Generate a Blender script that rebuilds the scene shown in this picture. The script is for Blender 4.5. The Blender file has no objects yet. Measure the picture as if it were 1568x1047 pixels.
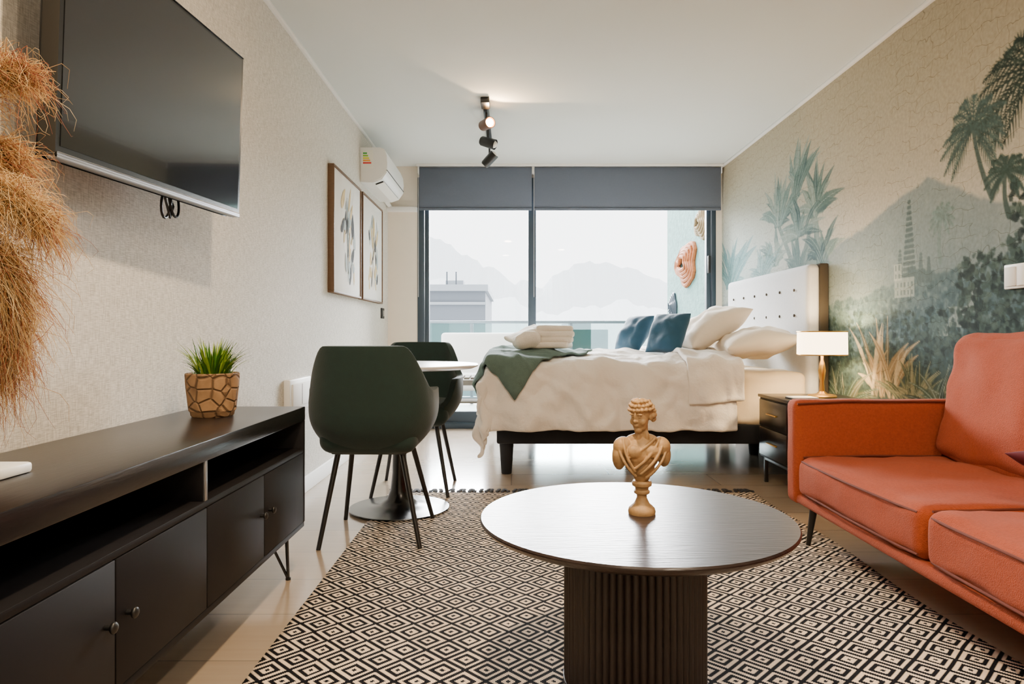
import bpy, bmesh, math, random
import numpy as np
from mathutils import Vector, Matrix, noise, Euler
random.seed(7); rng=np.random.RandomState(5)
C=bpy.context.scene.collection
F=1045.0; VX=783.0; HY=512.0; CH=0.86
BACK=6.286; LW=-1.131; RW=1.931; CEIL=2.4; FRONT=-2.2

def lin(c):
    return tuple((x/12.92 if x<=0.04045 else ((x+0.055)/1.055)**2.4) for x in c)
def rgb(r,g,b): return lin((r/255,g/255,b/255))

# ---------------- materials ----------------
def M(name, col, rough=.5, metal=0, var=.08, scale=12, bump=0, bscale=60, sheen=0, coat=0, emit=None, estr=0, stretch=(1,1,1), detail=4, spec=None):
    m=bpy.data.materials.new(name); m.use_nodes=True
    nt=m.node_tree; N=nt.nodes; L=nt.links
    p=N['Principled BSDF']
    tc=N.new('ShaderNodeTexCoord'); mp=N.new('ShaderNodeMapping'); mp.inputs['Scale'].default_value=stretch
    L.new(tc.outputs['Object'],mp.inputs['Vector'])
    n=N.new('ShaderNodeTexNoise'); n.inputs['Scale'].default_value=scale; n.inputs['Detail'].default_value=detail
    L.new(mp.outputs[0],n.inputs['Vector'])
    mx=N.new('ShaderNodeMix'); mx.data_type='RGBA'
    mx.inputs[6].default_value=tuple(max(0,c*(1-var*1.6)) for c in col)+(1,)
    mx.inputs[7].default_value=tuple(min(1,c*(1+var*1.6)) for c in col)+(1,)
    L.new(n.outputs['Fac'],mx.inputs[0]); L.new(mx.outputs[2],p.inputs['Base Color'])
    p.inputs['Roughness'].default_value=rough; p.inputs['Metallic'].default_value=metal
    if spec is not None: p.inputs['Specular IOR Level'].default_value=spec
    if sheen: p.inputs['Sheen Weight'].default_value=sheen
    if coat: p.inputs['Coat Weight'].default_value=coat
    if bump:
        n2=N.new('ShaderNodeTexNoise'); n2.inputs['Scale'].default_value=bscale; n2.inputs['Detail'].default_value=3
        L.new(mp.outputs[0],n2.inputs['Vector'])
        b=N.new('ShaderNodeBump'); b.inputs['Strength'].default_value=bump; b.inputs['Distance'].default_value=.01
        L.new(n2.outputs['Fac'],b.inputs['Height']); L.new(b.outputs[0],p.inputs['Normal'])
    if emit:
        p.inputs['Emission Color'].default_value=tuple(emit)+(1,); p.inputs['Emission Strength'].default_value=estr
    return m

class NT:
    def __init__(s,m):
        s.N=m.node_tree.nodes; s.L=m.node_tree.links; s.p=s.N['Principled BSDF']
    def math(s,op,a,b=None,c=None):
        n=s.N.new('ShaderNodeMath'); n.operation=op
        for i,v in enumerate((a,b,c)):
            if v is None: continue
            if isinstance(v,(int,float)): n.inputs[i].default_value=v
            else: s.L.new(v,n.inputs[i])
        return n.outputs[0]
    def mix(s,f,a,b,mode='MIX'):
        n=s.N.new('ShaderNodeMix'); n.data_type='RGBA'; n.blend_type=mode
        for i,v in ((0,f),(6,a),(7,b)):
            if isinstance(v,(int,float)): n.inputs[i].default_value=v
            elif isinstance(v,tuple): n.inputs[i].default_value=v+(1,)
            else: s.L.new(v,n.inputs[i])
        return n.outputs[2]

# ---------------- object helpers ----------------
def root(name, loc=(0,0,0)):
    e=bpy.data.objects.new(name,None); e.location=loc; e.empty_display_size=.05; C.objects.link(e); return e
def par(o,e):
    if e is not None:
        o.parent=e; o.matrix_parent_inverse=Matrix.Translation(e.location).inverted()
    return o
def finish(bm,name,mat,parent=None,smooth=True,ang=40):
    me=bpy.data.meshes.new(name); bmesh.ops.recalc_face_normals(bm,faces=bm.faces[:]); bm.to_mesh(me); bm.free()
    mats=mat if isinstance(mat,(list,tuple)) else [mat]
    for m in mats: me.materials.append(m)
    if smooth:
        for p in me.polygons: p.use_smooth=True
        me.set_sharp_from_angle(angle=math.radians(ang))
    o=bpy.data.objects.new(name,me); C.objects.link(o); return par(o,parent)
def box(name,x0,x1,y0,y1,z0,z1,mat,parent=None,bev=0.004,seg=2):
    bm=bmesh.new(); bmesh.ops.create_cube(bm,size=1)
    for v in bm.verts:
        v.co=Vector(((x0+x1)/2+v.co.x*(x1-x0),(y0+y1)/2+v.co.y*(y1-y0),(z0+z1)/2+v.co.z*(z1-z0)))
    if bev>0:
        bev=min(bev,.45*min(abs(x1-x0),abs(y1-y0),abs(z1-z0)))
        bmesh.ops.bevel(bm,geom=bm.edges[:],offset=bev,segments=seg,affect='EDGES',profile=.5)
    return finish(bm,name,mat,parent)
def obox(name,org,ax,ay,az,mat,parent=None,bev=.003):
    """box from corner with three edge vectors"""
    bm=bmesh.new(); bmesh.ops.create_cube(bm,size=1)
    org,ax,ay,az=map(Vector,(org,ax,ay,az))
    for v in bm.verts:
        a,b,c=v.co+Vector((.5,.5,.5)); v.co=org+ax*a+ay*b+az*c
    if bev: bmesh.ops.bevel(bm,geom=bm.edges[:],offset=bev,segments=2,affect='EDGES',profile=.5)
    return finish(bm,name,mat,parent)
def lathe(name,prof,cx,cy,mat,parent=None,n=64,ang=35,rfn=None):
    bm=bmesh.new(); rings=[]
    for r,z in prof:
        if r<1e-6: rings.append([bm.verts.new((cx,cy,z))])
        else: rings.append([bm.verts.new((cx+(rfn(r,2*math.pi*i/n) if rfn else r)*math.cos(2*math.pi*i/n),cy+(rfn(r,2*math.pi*i/n) if rfn else r)*math.sin(2*math.pi*i/n),z)) for i in range(n)])
    for a,b in zip(rings[:-1],rings[1:]):
        for i in range(n):
            j=(i+1)%n
            if len(a)==1 and len(b)==1: continue
            if len(a)==1: bm.faces.new((a[0],b[i],b[j]))
            elif len(b)==1: bm.faces.new((a[i],b[0],a[j]))
            else: bm.faces.new((a[i],b[i],b[j],a[j]))
    return finish(bm,name,mat,parent,ang=ang)
def tube(name,pts,r,mat,parent=None,r2=None,cyc=False,n=10):
    """tube mesh along polyline"""
    bm=bmesh.new(); pts=[Vector(p) for p in pts]; rings=[]; K=len(pts)
    up=Vector((0,0,1))
    prev=None
    for k,p in enumerate(pts):
        if cyc: t=(pts[(k+1)%K]-pts[k-1]).normalized()
        else: t=(pts[min(k+1,K-1)]-pts[max(k-1,0)]).normalized()
        if prev is None:
            a=t.cross(up if abs(t.z)<.9 else Vector((1,0,0))).normalized()
        else:
            a=(prev-t*prev.dot(t)).normalized()
        prev=a; b=t.cross(a)
        rr=r if r2 is None else r+(r2-r)*k/(K-1)
        rings.append([bm.verts.new(p+(a*math.cos(2*math.pi*i/n)+b*math.sin(2*math.pi*i/n))*rr) for i in range(n)])
    R=range(K if cyc else K-1)
    for k in R:
        A=rings[k];B=rings[(k+1)%K]
        for i in range(n):
            j=(i+1)%n
            bm.faces.new((A[i],A[j],B[j],B[i]))
    if not cyc:
        bm.faces.new(rings[0]); bm.faces.new(rings[-1][::-1])
    return finish(bm,name,mat,parent)
def softbox(name,cen,size,r,mat,parent=None,puff=(0,0,0),rot=None,wr=0,cuts=18,sag=0):
    bm=bmesh.new(); bmesh.ops.create_cube(bm,size=2)
    bmesh.ops.subdivide_edges(bm,edges=bm.edges[:],cuts=cuts,use_grid_fill=True)
    h=Vector(size)/2; R=rot.to_matrix() if rot else Matrix.Identity(3)
    for v in bm.verts:
        p=Vector([math.sin(math.pi/2*max(-1,min(1,c))) for c in v.co])
        q=Vector([p[i]*h[i] for i in range(3)])
        inner=Vector([max(-(h[i]-r),min(h[i]-r,q[i])) for i in range(3)])
        d=q-inner
        if d.length>1e-9: q=inner+d.normalized()*r
        for i in range(3):
            j,k=(i+1)%3,(i+2)%3
            s=(1 if p[i]>0 else -1)*abs(p[i])**3
            q[i]+=s*puff[i]*(1-p[j]**2)*(1-p[k]**2)
        if wr:
            q+=Vector(noise.noise_vector(q*6+Vector(cen)*3))*wr
            q+=Vector(noise.noise_vector(q*17+Vector(cen)*5))*wr*.35
        v.co=Vector(cen)+R@q
    return finish(bm,name,mat,parent,ang=80)
def pillow(name,cen,w,h,t,rot,mat,parent=None,seed=0,pinch=.06):
    bm=bmesh.new(); n=30
    R=rot.to_matrix(); G={}
    for side in (1,-1):
        for i in range(n+1):
            for j in range(n+1):
                u=-1+2*i/n; v=-1+2*j/n
                u2=math.sin(u*math.pi/2); v2=math.sin(v*math.pi/2)
                edge=(i in(0,n)) or (j in(0,n))
                if side==-1 and edge: G[(side,i,j)]=G[(1,i,j)]; continue
                f=max(0,(1-abs(u2)**2.6))**.5*max(0,(1-abs(v2)**2.6))**.5
                x=u2*w/2*(1-pinch*(1-v2*v2)*1.0); y=v2*h/2*(1-pinch*(1-u2*u2))
                z=side*t/2*f
                q=Vector((x,y,z)); k=noise.noise(q*9+Vector((seed*3.1,0,side)))*.026*f+noise.noise(q*22+Vector((seed,4,side)))*.009*f
                q.z+=k*1.0
                G[(side,i,j)]=bm.verts.new(Vector(cen)+R@q)
    for side in (1,-1):
        for i in range(n):
            for j in range(n):
                f=[G[(side,i,j)],G[(side,i+1,j)],G[(side,i+1,j+1)],G[(side,i,j+1)]]
                try: bm.faces.new(f if side==1 else f[::-1])
                except: pass
    return finish(bm,name,mat,parent,ang=100)
def P(px,py,Y): return Vector(((px-VX)*Y/F,Y,CH-(py-HY)*Y/F))

# =================== materials ===================
m_ceil=M('ceiling_paint',rgb(210,215,213),.9,var=.01,scale=2)
m_white=M('white_paint',rgb(232,231,227),.7,var=.02)
m_cream=M('cream_wall',rgb(230,220,204),.85,var=.02)
m_wl=M('textile_wallpaper',rgb(208,204,194),.9,var=.04,scale=3,bump=0)
t=NT(m_wl)
tc=t.N.new('ShaderNodeTexCoord'); mp=t.N.new('ShaderNodeMapping'); mp.inputs['Scale'].default_value=(1,40,500); t.L.new(tc.outputs['Object'],mp.inputs[0])
n1=t.N.new('ShaderNodeTexNoise'); n1.inputs['Scale'].default_value=1; n1.inputs['Detail'].default_value=3; t.L.new(mp.outputs[0],n1.inputs[0])
mp2=t.N.new('ShaderNodeMapping'); mp2.inputs['Scale'].default_value=(1,420,30); t.L.new(tc.outputs['Object'],mp2.inputs[0])
n2=t.N.new('ShaderNodeTexNoise'); n2.inputs['Scale'].default_value=1; n2.inputs['Detail'].default_value=3; t.L.new(mp2.outputs[0],n2.inputs[0])
mul=t.math('MULTIPLY',n1.outputs[0],n2.outputs[0])
old=t.p.inputs['Base Color'].links[0].from_socket
ff=t.math('MULTIPLY_ADD',mul,5.0,-.7)
cc=t.mix(ff,rgb(170,165,153),rgb(226,221,211))
t.L.new(t.mix(.88,old,cc),t.p.inputs['Base Color'])
b=t.N.new('ShaderNodeBump'); b.inputs['Strength'].default_value=.35; b.inputs['Distance'].default_value=.003; t.L.new(mul,b.inputs['Height']); t.L.new(b.outputs[0],t.p.inputs['Normal'])
# floor
m_floor=M('porcelain_plank_floor',rgb(178,165,150),.18,var=.06,scale=3,coat=.5)
t=NT(m_floor); t.p.inputs['Coat Roughness'].default_value=.12
tc=t.N.new('ShaderNodeTexCoord')
br=t.N.new('ShaderNodeTexBrick'); br.inputs['Scale'].default_value=1; br.inputs['Brick Width'].default_value=1.2; br.inputs['Row Height'].default_value=.3
br.inputs['Mortar Size'].default_value=.002; br.inputs['Color1'].default_value=rgb(160,142,122)+(1,); br.inputs['Color2'].default_value=rgb(148,132,114)+(1,); br.inputs['Mortar'].default_value=rgb(106,96,86)+(1,)
t.L.new(tc.outputs['Object'],br.inputs[0])
mp=t.N.new('ShaderNodeMapping'); mp.inputs['Scale'].default_value=(2,30,1); t.L.new(tc.outputs['Object'],mp.inputs[0])
n1=t.N.new('ShaderNodeTexNoise'); n1.inputs['Scale'].default_value=1.5; n1.inputs['Detail'].default_value=6; t.L.new(mp.outputs[0],n1.inputs[0])
t.L.new(t.mix(t.math('MULTIPLY',n1.outputs[0],.4),br.outputs[0],rgb(186,170,150)),t.p.inputs['Base Color'])
# rug
m_rug=M('woven_diamond_rug',rgb(232,208,180),.95,var=.08,scale=90,bump=.0,spec=.1)
t=NT(m_rug); old=t.p.inputs['Base Color'].links[0].from_socket
tc=t.N.new('ShaderNodeTexCoord'); sx=t.N.new('ShaderNodeSeparateXYZ'); t.L.new(tc.outputs['Object'],sx.inputs[0])
def q(o,s): return t.math('DIVIDE',t.math('FLOOR',t.math('MULTIPLY',o,s)),s)
per=.112
def tri(o):
    f=t.math('FRACT',t.math('DIVIDE',o,per)); return t.math('ABSOLUTE',t.math('SUBTRACT',f,.5))
wob=t.N.new('ShaderNodeTexNoise'); wob.inputs['Scale'].default_value=3; t.L.new(tc.outputs['Object'],wob.inputs[0])
wx=t.math('MULTIPLY_ADD',wob.outputs[0],.02,sx.outputs[0])
dd=t.math('ADD',tri(q(wx,260.)),tri(q(sx.outputs[1],260.)))
st=t.math('FRACT',t.math('ADD',t.math('MULTIPLY',dd,4.0),.25))
blk=t.math('LESS_THAN',st,.54)
mp=t.N.new('ShaderNodeTexNoise'); mp.inputs['Scale'].default_value=260; t.L.new(tc.outputs['Object'],mp.inputs[0])
colr=t.mix(blk,old,rgb(12,10,14))
t.L.new(colr,t.p.inputs['Base Color'])
b=t.N.new('ShaderNodeBump'); b.inputs['Strength'].default_value=.6; b.inputs['Distance'].default_value=.004; t.L.new(mp.outputs[0],b.inputs['Height']); t.L.new(b.outputs[0],t.p.inputs['Normal'])

m_blackwood=M('black_oak',rgb(18,14,15),.28,var=.3,scale=6,stretch=(12,1.2,12),bump=.06,bscale=20)
m_blackdoor=M('black_melamine',rgb(13,10,12),.55,var=.06,spec=.22)
m_black=M('black_metal',rgb(10,10,11),.4,var=.1)
m_gloss=M('black_gloss_plastic',rgb(8,8,9),.25,var=.05)
m_screen=M('tv_screen_glass',rgb(14,15,18),.10,var=.05,coat=.3)
m_silver=M('brushed_silver',rgb(150,150,152),.35,.8,var=.05)
m_green=M('green_velvet',rgb(12,38,34),.85,var=.14,scale=30,sheen=.12,bump=.1,bscale=200)
m_duvet=M('white_quilt',rgb(228,222,215),.9,var=.03,scale=6,bump=.4,bscale=45)
m_sheet=M('cream_sheet',rgb(226,208,176),.9,var=.03,bump=.15,bscale=30)
m_pillow=M('pillow_cotton',rgb(234,220,200),.9,var=.03,bump=.15,bscale=30)
m_throw=M('sage_throw',rgb(80,100,94),.95,var=.1,scale=40,bump=.4,bscale=120)
m_towel=M('white_towel',rgb(222,214,202),.95,var=.04,bump=.4,bscale=150)
m_blue=M('petrol_velvet',rgb(14,68,94),.8,var=.12,sheen=.2,bump=.1)
m_bedbase=M('charcoal_bed_fabric',rgb(18,20,25),.8,var=.1,scale=60)
m_head=M('headboard_linen',rgb(194,196,198),.9,var=.04,scale=60,bump=.2,bscale=200)
m_headside=M('headboard_side_fabric',rgb(46,41,32),.9,var=.1)
m_sofa=M('rust_sofa_fabric',rgb(152,68,38),.95,var=.16,scale=120,bump=.4,bscale=300,sheen=.05,spec=.2)
m_pipe=M('sofa_piping',rgb(94,38,22),.9,var=.08)
m_purple=M('plum_cushion',rgb(86,22,42),.8,var=.2,scale=30)
m_gold=M('antique_gold_plaster',rgb(172,136,90),.55,.1,var=.32,scale=40,bump=.15,bscale=90)
m_brass=M('brass',rgb(200,158,82),.3,.9,var=.05)
m_pot=M('carved_terracotta',rgb(150,116,80),.9,var=.4,scale=22,bump=0)
t=NT(m_pot); tc=t.N.new('ShaderNodeTexCoord'); vo=t.N.new('ShaderNodeTexVoronoi'); vo.feature='DISTANCE_TO_EDGE'; vo.inputs['Scale'].default_value=26; t.L.new(tc.outputs['Object'],vo.inputs[0])
cr=t.math('MINIMUM',t.math('MULTIPLY',vo.outputs[0],9.0),1.0); old=t.p.inputs['Base Color'].links[0].from_socket
t.L.new(t.mix(cr,rgb(96,70,44),old),t.p.inputs['Base Color'])
b=t.N.new('ShaderNodeBump'); b.inputs['Strength'].default_value=.8; b.inputs['Distance'].default_value=.006; t.L.new(cr,b.inputs['Height']); t.L.new(b.outputs[0],t.p.inputs['Normal'])
m_grass=M('grass_green',rgb(62,112,16),.6,var=.35,scale=60)
m_grass2=M('grass_lime',rgb(150,176,50),.6,var=.2,scale=60)
m_soil=M('soil',rgb(40,28,20),.95,var=.3)
m_blind=M('blind_fabric',rgb(84,92,106),.85,var=.04,scale=80)
m_alu=M('anthracite_aluminium',rgb(48,62,74),.45,.2,var=.04)
m_wood=M('frame_walnut',rgb(100,74,50),.6,var=.2,scale=20,stretch=(1,1,8))
m_canvas=M('canvas_paper',rgb(232,229,222),.9,var=.05,scale=5)
m_ink=M('ink_black',rgb(40,42,44),.9,var=.3,scale=30)
m_ochre=M('ink_ochre',rgb(200,176,126),.9,var=.2)
m_grey=M('ink_grey',rgb(160,170,170),.9,var=.2)
m_plastic=M('white_plastic',rgb(236,236,232),.4,var=.01)
m_dark=M('dark_slot',rgb(22,22,24),.6)

# =================== room shell ===================
box('floor',LW-.1,RW+.1,FRONT-.1,BACK+.12,-.1,0,m_floor,bev=0)
box('ceiling',LW-.1,RW+.1,FRONT-.1,BACK+.12,CEIL,CEIL+.1,m_ceil,bev=0)
box('wall_left',LW-.1,LW,FRONT,BACK+.12,0,CEIL,m_wl,bev=0)
box('wall_front',LW-.1,RW+.1,FRONT-.1,FRONT,0,CEIL,m_cream,bev=0)
r=root('wall_back',(0,BACK,0))
box('left_pier',LW,-.86,BACK-.03,BACK+.12,0,CEIL,m_cream,r,bev=0)
box('right_pier',1.875,RW,BACK-.03,BACK+.12,0,CEIL,m_cream,r,bev=0)
box('lintel',-.86,1.875,BACK-.02,BACK+.12,2.3,CEIL,m_cream,r,bev=0)
box('pier_ledge',LW,-.86,BACK-.10,BACK-.03,1.98,2.02,m_white,r,bev=.004)
box('baseboard_left',LW,LW+.014,FRONT,BACK-.03,0,.085,m_white,bev=.003)
box('baseboard_right',RW-.014,RW,FRONT,BACK-.03,0,.085,m_white,bev=.003)
box('trim_1',LW,LW+.022,FRONT,BACK-.03,CEIL-.022,CEIL,m_white,bev=.006)
box('trim_2',RW-.022,RW,FRONT,BACK-.03,CEIL-.022,CEIL,m_white,bev=.006)

# ---- mural wall (vertex painted, procedural) ----
ys=np.concatenate([[FRONT,0.0],np.linspace(1.7,BACK,820)]); zs=np.linspace(0,CEIL,430)
NY=len(ys); NZ=len(zs)
YY,ZZ=np.meshgrid(ys,zs)
img=np.zeros((NZ,NY,3))
def c3(r,g,b): return np.array([r,g,b])/255.
def sm(x,a,b):
    tt=np.clip((x-a)/(b-a),0,1); return tt*tt*(3-2*tt)
k=sm(ZZ,1.2,2.4)[...,None]
img[:]=c3(206,203,190)*(1-k)+c3(180,168,142)*k
def fbm(s,seed,oc=4):
    out=np.zeros_like(YY); rs=np.random.RandomState(seed); a=1; tot=0
    for o in range(oc):
        for _ in range(5):
            th=rs.rand()*6.28; f=s*(2**o)*(0.7+.6*rs.rand()); ph=rs.rand()*6.28
            out+=a*np.sin(f*(YY*np.cos(th)+ZZ*np.sin(th))+ph+1.5*np.sin(f*.6*(YY*np.sin(th)-ZZ*np.cos(th))+ph*2))
        tot+=a*5; a*=.6
    return out/tot*1.6
n1=fbm(4,1); n2=fbm(18,2); n3=fbm(60,3)
def blend(mask,col,a=1.0):
    global img
    m=(np.clip(mask,0,1)*a)[...,None]; img=img*(1-m)+np.array(col)*m
blend(.5+.5*n1,c3(186,176,154),.35)
blend(sm(YY,4.0,5.8)*sm(2.3-ZZ,0,.9),c3(156,180,180),.6)
ridge=np.interp(YY,[1.7,2.4,2.6,2.81,3.0,3.17,3.4,3.69,4.14,4.6,5.3,6.3],[1.2,1.30,1.36,1.44,1.52,1.60,1.55,1.47,1.38,1.24,1.14,1.15])+n2*.02
mk=sm(ridge-ZZ,0,.025)
dep=np.clip((ridge-ZZ)/.7,0,1)[...,None]
mc=c3(136,150,152)*(1-dep)+c3(92,116,120)*dep
img=img*(1-mk[...,None]*.92)+mc*mk[...,None]*.92
blend(mk*(n2*.6+n3*.3),c3(166,178,174),.5)
ridge2=np.interp(YY,[1.7,2.5,2.9,3.3,3.8,4.3,6.3],[1.35,1.22,1.15,1.16,1.08,1.0,.95])+n2*.045+n3*.012
mk=sm(ridge2-ZZ,0,.02)
blend(mk,c3(88,112,116),.75); blend(mk*(n3*.5+.3+n2*.5),c3(52,76,80),.7)
ridge3=np.interp(YY,[1.7,2.7,3.4,4.2,6.3],[1.0,.92,.84,.78,.7])+n2*.04+n3*.02
mk=sm(ridge3-ZZ,0,.015); blend(mk,c3(54,74,70),.8); blend(mk*(n3+.2),c3(28,46,44),.8)
def region(y0,y1,z0,z1):
    a=np.searchsorted(ys,y0); b_=np.searchsorted(ys,y1); c=np.searchsorted(zs,z0); d=np.searchsorted(zs,z1)
    return slice(max(c,0),min(d+1,NZ)),slice(max(a,0),min(b_+1,NY))
def stroke(pts,w0,w1,col,a=.9):
    pts=np.array(pts); 
    mw=max(w0,w1)+.004
    S=region(pts[:,0].min()-mw,pts[:,0].max()+mw,pts[:,1].min()-mw,pts[:,1].max()+mw)
    y=YY[S]; z=ZZ[S]
    if y.size==0: return
    best=np.full(y.shape,-1.)
    n=len(pts)-1
    for i in range(n):
        ay,az=pts[i]; by,bz=pts[i+1]; dy,dz=by-ay,bz-az; L2=dy*dy+dz*dz+1e-12
        tt=np.clip(((y-ay)*dy+(z-az)*dz)/L2,0,1)
        d=np.hypot(y-ay-tt*dy,z-az-tt*dz)
        w=w0+(w1-w0)*(i+tt)/n
        best=np.maximum(best,(w-d)/.005+.5)
    m=(np.clip(best,0,1)*a)[...,None]
    img[S]=img[S]*(1-m)+np.array(col)*m
def bez(p0,p1,p2,n=8):
    return [((1-t)**2*p0[0]+2*t*(1-t)*p1[0]+t*t*p2[0],(1-t)**2*p0[1]+2*t*(1-t)*p1[1]+t*t*p2[1]) for t in np.linspace(0,1,n)]
def W(px,py):
    Y=(RW*F)/(px-VX); return (Y,CH+(HY-py)*Y/F)
def leaf(p0,p1,p2,w,col,a=.9,hl=None):
    B=bez(p0,p1,p2,10)
    h=len(B)//2
    stroke(B[:h+1],w*.4,w,col,a); stroke(B[h:],w,w*.08,col,a)
    if hl is not None: stroke(B,.003,.001,hl,.8)
def palm(cy,cz,R,col,n=15,a=.92,seed=0,trunk=None):
    rs=np.random.RandomState(seed)
    if trunk: stroke(bez((cy,cz),((cy+trunk[0])/2+.03,(cz+trunk[1])/2),trunk),.010,.014,col,a)
    for i in range(n):
        th=-.9+ (math.pi+1.8)*i/(n-1)+rs.rand()*.12
        r_=R*(.8+.35*rs.rand())
        p1=(cy+math.cos(th)*r_*.6,cz+math.sin(th)*r_*.6+.04*R)
        p2=(cy+math.cos(th)*r_,cz+math.sin(th)*r_*.85-.28*R)
        B=bez((cy,cz),p1,p2,12); stroke(B,.004,.002,col,a)
        for j in range(1,12):
            t_=j/11; L=R*.22*(math.sin(math.pi*min(1,t_*.85+.12)))
            dy=B[j][0]-B[j-1][0]; dz=B[j][1]-B[j-1][1]; nn=math.hypot(dy,dz); dy/=nn; dz/=nn
            for s in (-1,1):
                ey=dy*.75-s*dz*.6; ez=dz*.75+s*dy*.6-.35
                q_=B[j]; cc_=col*(.85+.35*rs.rand())
                stroke([q_,(q_[0]+ey*L*.6,q_[1]+ez*L*.5),(q_[0]+ey*L,q_[1]+ez*L)],.0045,.001,cc_,a)
def blobs(y0,y1,z0,z1,n,r0,r1,cols,a,seed,fn=None):
    rs=np.random.RandomState(seed)
    for _ in range(n):
        y=y0+(y1-y0)*rs.rand(); z=z0+(z1-z0)*rs.rand()
        if fn and not fn(y,z): continue
        r_=r0+(r1-r0)*rs.rand(); th=rs.rand()*6.28
        stroke([(y,z),(y+math.cos(th)*r_*1.6,z+math.sin(th)*r_)],r_,r_*.4,cols[rs.randint(len(cols))],a)
teal=[c3(80,104,108),c3(60,86,90),c3(116,138,140),c3(46,70,74)]
dark=[c3(38,58,56),c3(24,40,40),c3(56,78,74),c3(78,98,90)]
blobs(2.2,4.3,.7,1.25,1800,.006,.018,teal,.45,11,lambda y,z:z<1.2-.1*(y-2.4))
cy,cz=W(1392,420); ty,tz=W(1389,310)
for i in range(14):
    f=i/13.; w=.045*(1-f)+.004
    stroke([(cy-w,cz+(tz-cz)*f),(cy+w,cz+(tz-cz)*f)],.010,.010,c3(74,94,96),.85)
for px,s in ((1378,.7),(1410,.6),(1422,.5)):
    ay,az=W(px,430); 
    for i in range(8):
        w=.03*s*(1-i/8); stroke([(ay-w,az+.03*i*s),(ay+w,az+.03*i*s)],.009,.009,c3(76,96,98),.8)
def bld(px,py,w,h,col):
    y,z=W(px,py); 
    S=region(y-w/2,y+w/2,z,z+h); img[S]=img[S]*.3+np.array(col)*.7
    for i in range(int(w/.03)):
        for j in range(int(h/.04)):
            S=region(y-w/2+.012+i*.03,y-w/2+.02+i*.03,z+.012+j*.04,z+.03+j*.04); img[S]=img[S]*.4+c3(72,92,94)*.6
bld(1385,455,.16,.09,c3(162,174,168)); bld(1375,430,.06,.08,c3(168,178,170)); bld(1470,500,.14,.08,c3(158,170,164)); bld(1490,480,.05,.10,c3(162,172,166)); bld(1440,515,.10,.05,c3(156,168,162))
blobs(1.7,2.95,.75,1.40,1900,.007,.020,dark,.75,12,lambda y,z: z<1.46-.62*max(0,y-2.45)**.8+.06*math.sin(9*y))
blobs(1.7,2.64,1.3,1.56,300,.008,.02,dark,.8,13,lambda y,z: z<1.58-.8*max(0,y-2.5))
blobs(1.7,4.2,.55,.98,1700,.007,.018,dark+teal[3:],.6,14)
palm(*W(1585,105),.31,c3(38,56,52),23,.95,2,W(1620,330))
palm(*W(1490,196),.20,c3(68,90,88),21,.90,1,W(1518,300))
palm(*W(1442,330),.09,c3(108,130,128),11,.7,3,W(1440,400))
palm(*W(1540,262),.12,c3(54,76,72),15,.85,4,W(1545,330))
for i,px in enumerate((1290,1330,1436)): 
    palm(*W(px,485+5*i),.07,c3(80,102,100),11,.7,20+i,W(px,520))
def clump(cy,cz,n,L0,L1,cols,spread,wid,a=.8,seed=0,hl=c3(176,192,184),jit=.22):
    rs=np.random.RandomState(seed)
    for i in range(n):
        th=math.pi/2+(rs.rand()-.5)*2*spread; L=L0+(L1-L0)*rs.rand()
        y0=cy+(rs.rand()-.5)*jit; 
        bend=(-.22 if th>math.pi/2 else .22)*abs(th-math.pi/2)+(rs.rand()-.5)*.1
        p1=(y0+math.cos(th)*L*.5,cz+math.sin(th)*L*.6)
        p2=(y0+math.cos(th)*L+bend*.5,cz+math.sin(th)*L-abs(bend)*.3)
        leaf((y0,cz),p1,p2,wid*(.7+.6*rs.rand()),cols[rs.randint(len(cols))],a,hl)
ban=[c3(112,136,130),c3(88,114,110),c3(138,154,144),c3(72,98,98)]
for k,(px,py,n_,L0,L1,sp,wd) in enumerate(((1222,430,26,.15,.42,1.25,.034),(1192,345,22,.15,.40,1.2,.032),(1246,330,22,.15,.42,1.2,.032),(1218,300,18,.2,.44,.9,.028),(1258,400,18,.15,.36,1.1,.03),(1188,405,18,.12,.32,1.1,.03),(1225,360,20,.15,.34,1.3,.03))):
    a_,b_=W(px,py); 
    if k in(1,2,3):
        c_=W(1222,425); stroke([(a_,b_),c_],.022,.03,c3(98,122,118),.7)
    clump(a_,b_,n_,L0,L1,ban,sp,wd,.82,50+k,jit=.12)
cy,cz=W(1118,440); clump(cy,cz,26,.2,.60,[c3(108,146,148),c3(86,126,130)],1.0,.035,.8,9)
cy,cz=W(1165,430); clump(cy,cz,18,.15,.35,[c3(124,154,152),c3(102,136,136)],1.0,.025,.7,10)
cy,cz=W(1352,606); clump(cy,cz,26,.18,.46,[c3(182,156,116),c3(148,126,92),c3(98,92,72),c3(198,178,140)],.8,.022,.95,31,c3(220,204,168))
cy,cz=W(1400,625); clump(cy,cz,34,.15,.30,[c3(98,108,82),c3(130,128,98),c3(64,78,60)],1.2,.012,.95,32,c3(174,168,136))
cy,cz=W(1290,625); clump(cy,cz,26,.12,.36,[c3(66,86,70),c3(108,108,80),c3(46,62,54)],1.2,.016,.9,33)
cy,cz=W(1450,640); clump(cy,cz,28,.12,.30,[c3(66,86,70),c3(90,100,80),c3(38,54,48)],1.2,.014,.9,34)
blend(.5+.5*n3,c3(186,182,168),.08)
img=np.clip(img*.95,0,1)
linimg=np.where(img<=.04045,img/12.92,((img+.055)/1.055)**2.4)
me=bpy.data.meshes.new('wall_right')
co=np.stack([np.full(YY.shape,RW),YY,ZZ],-1).reshape(-1,3)
idx=np.arange(NY*NZ).reshape(NZ,NY)
quads=np.stack([idx[:-1,:-1],idx[1:,:-1],idx[1:,1:],idx[:-1,1:]],-1).reshape(-1,4)
me.vertices.add(len(co)); me.vertices.foreach_set('co',co.ravel())
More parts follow.
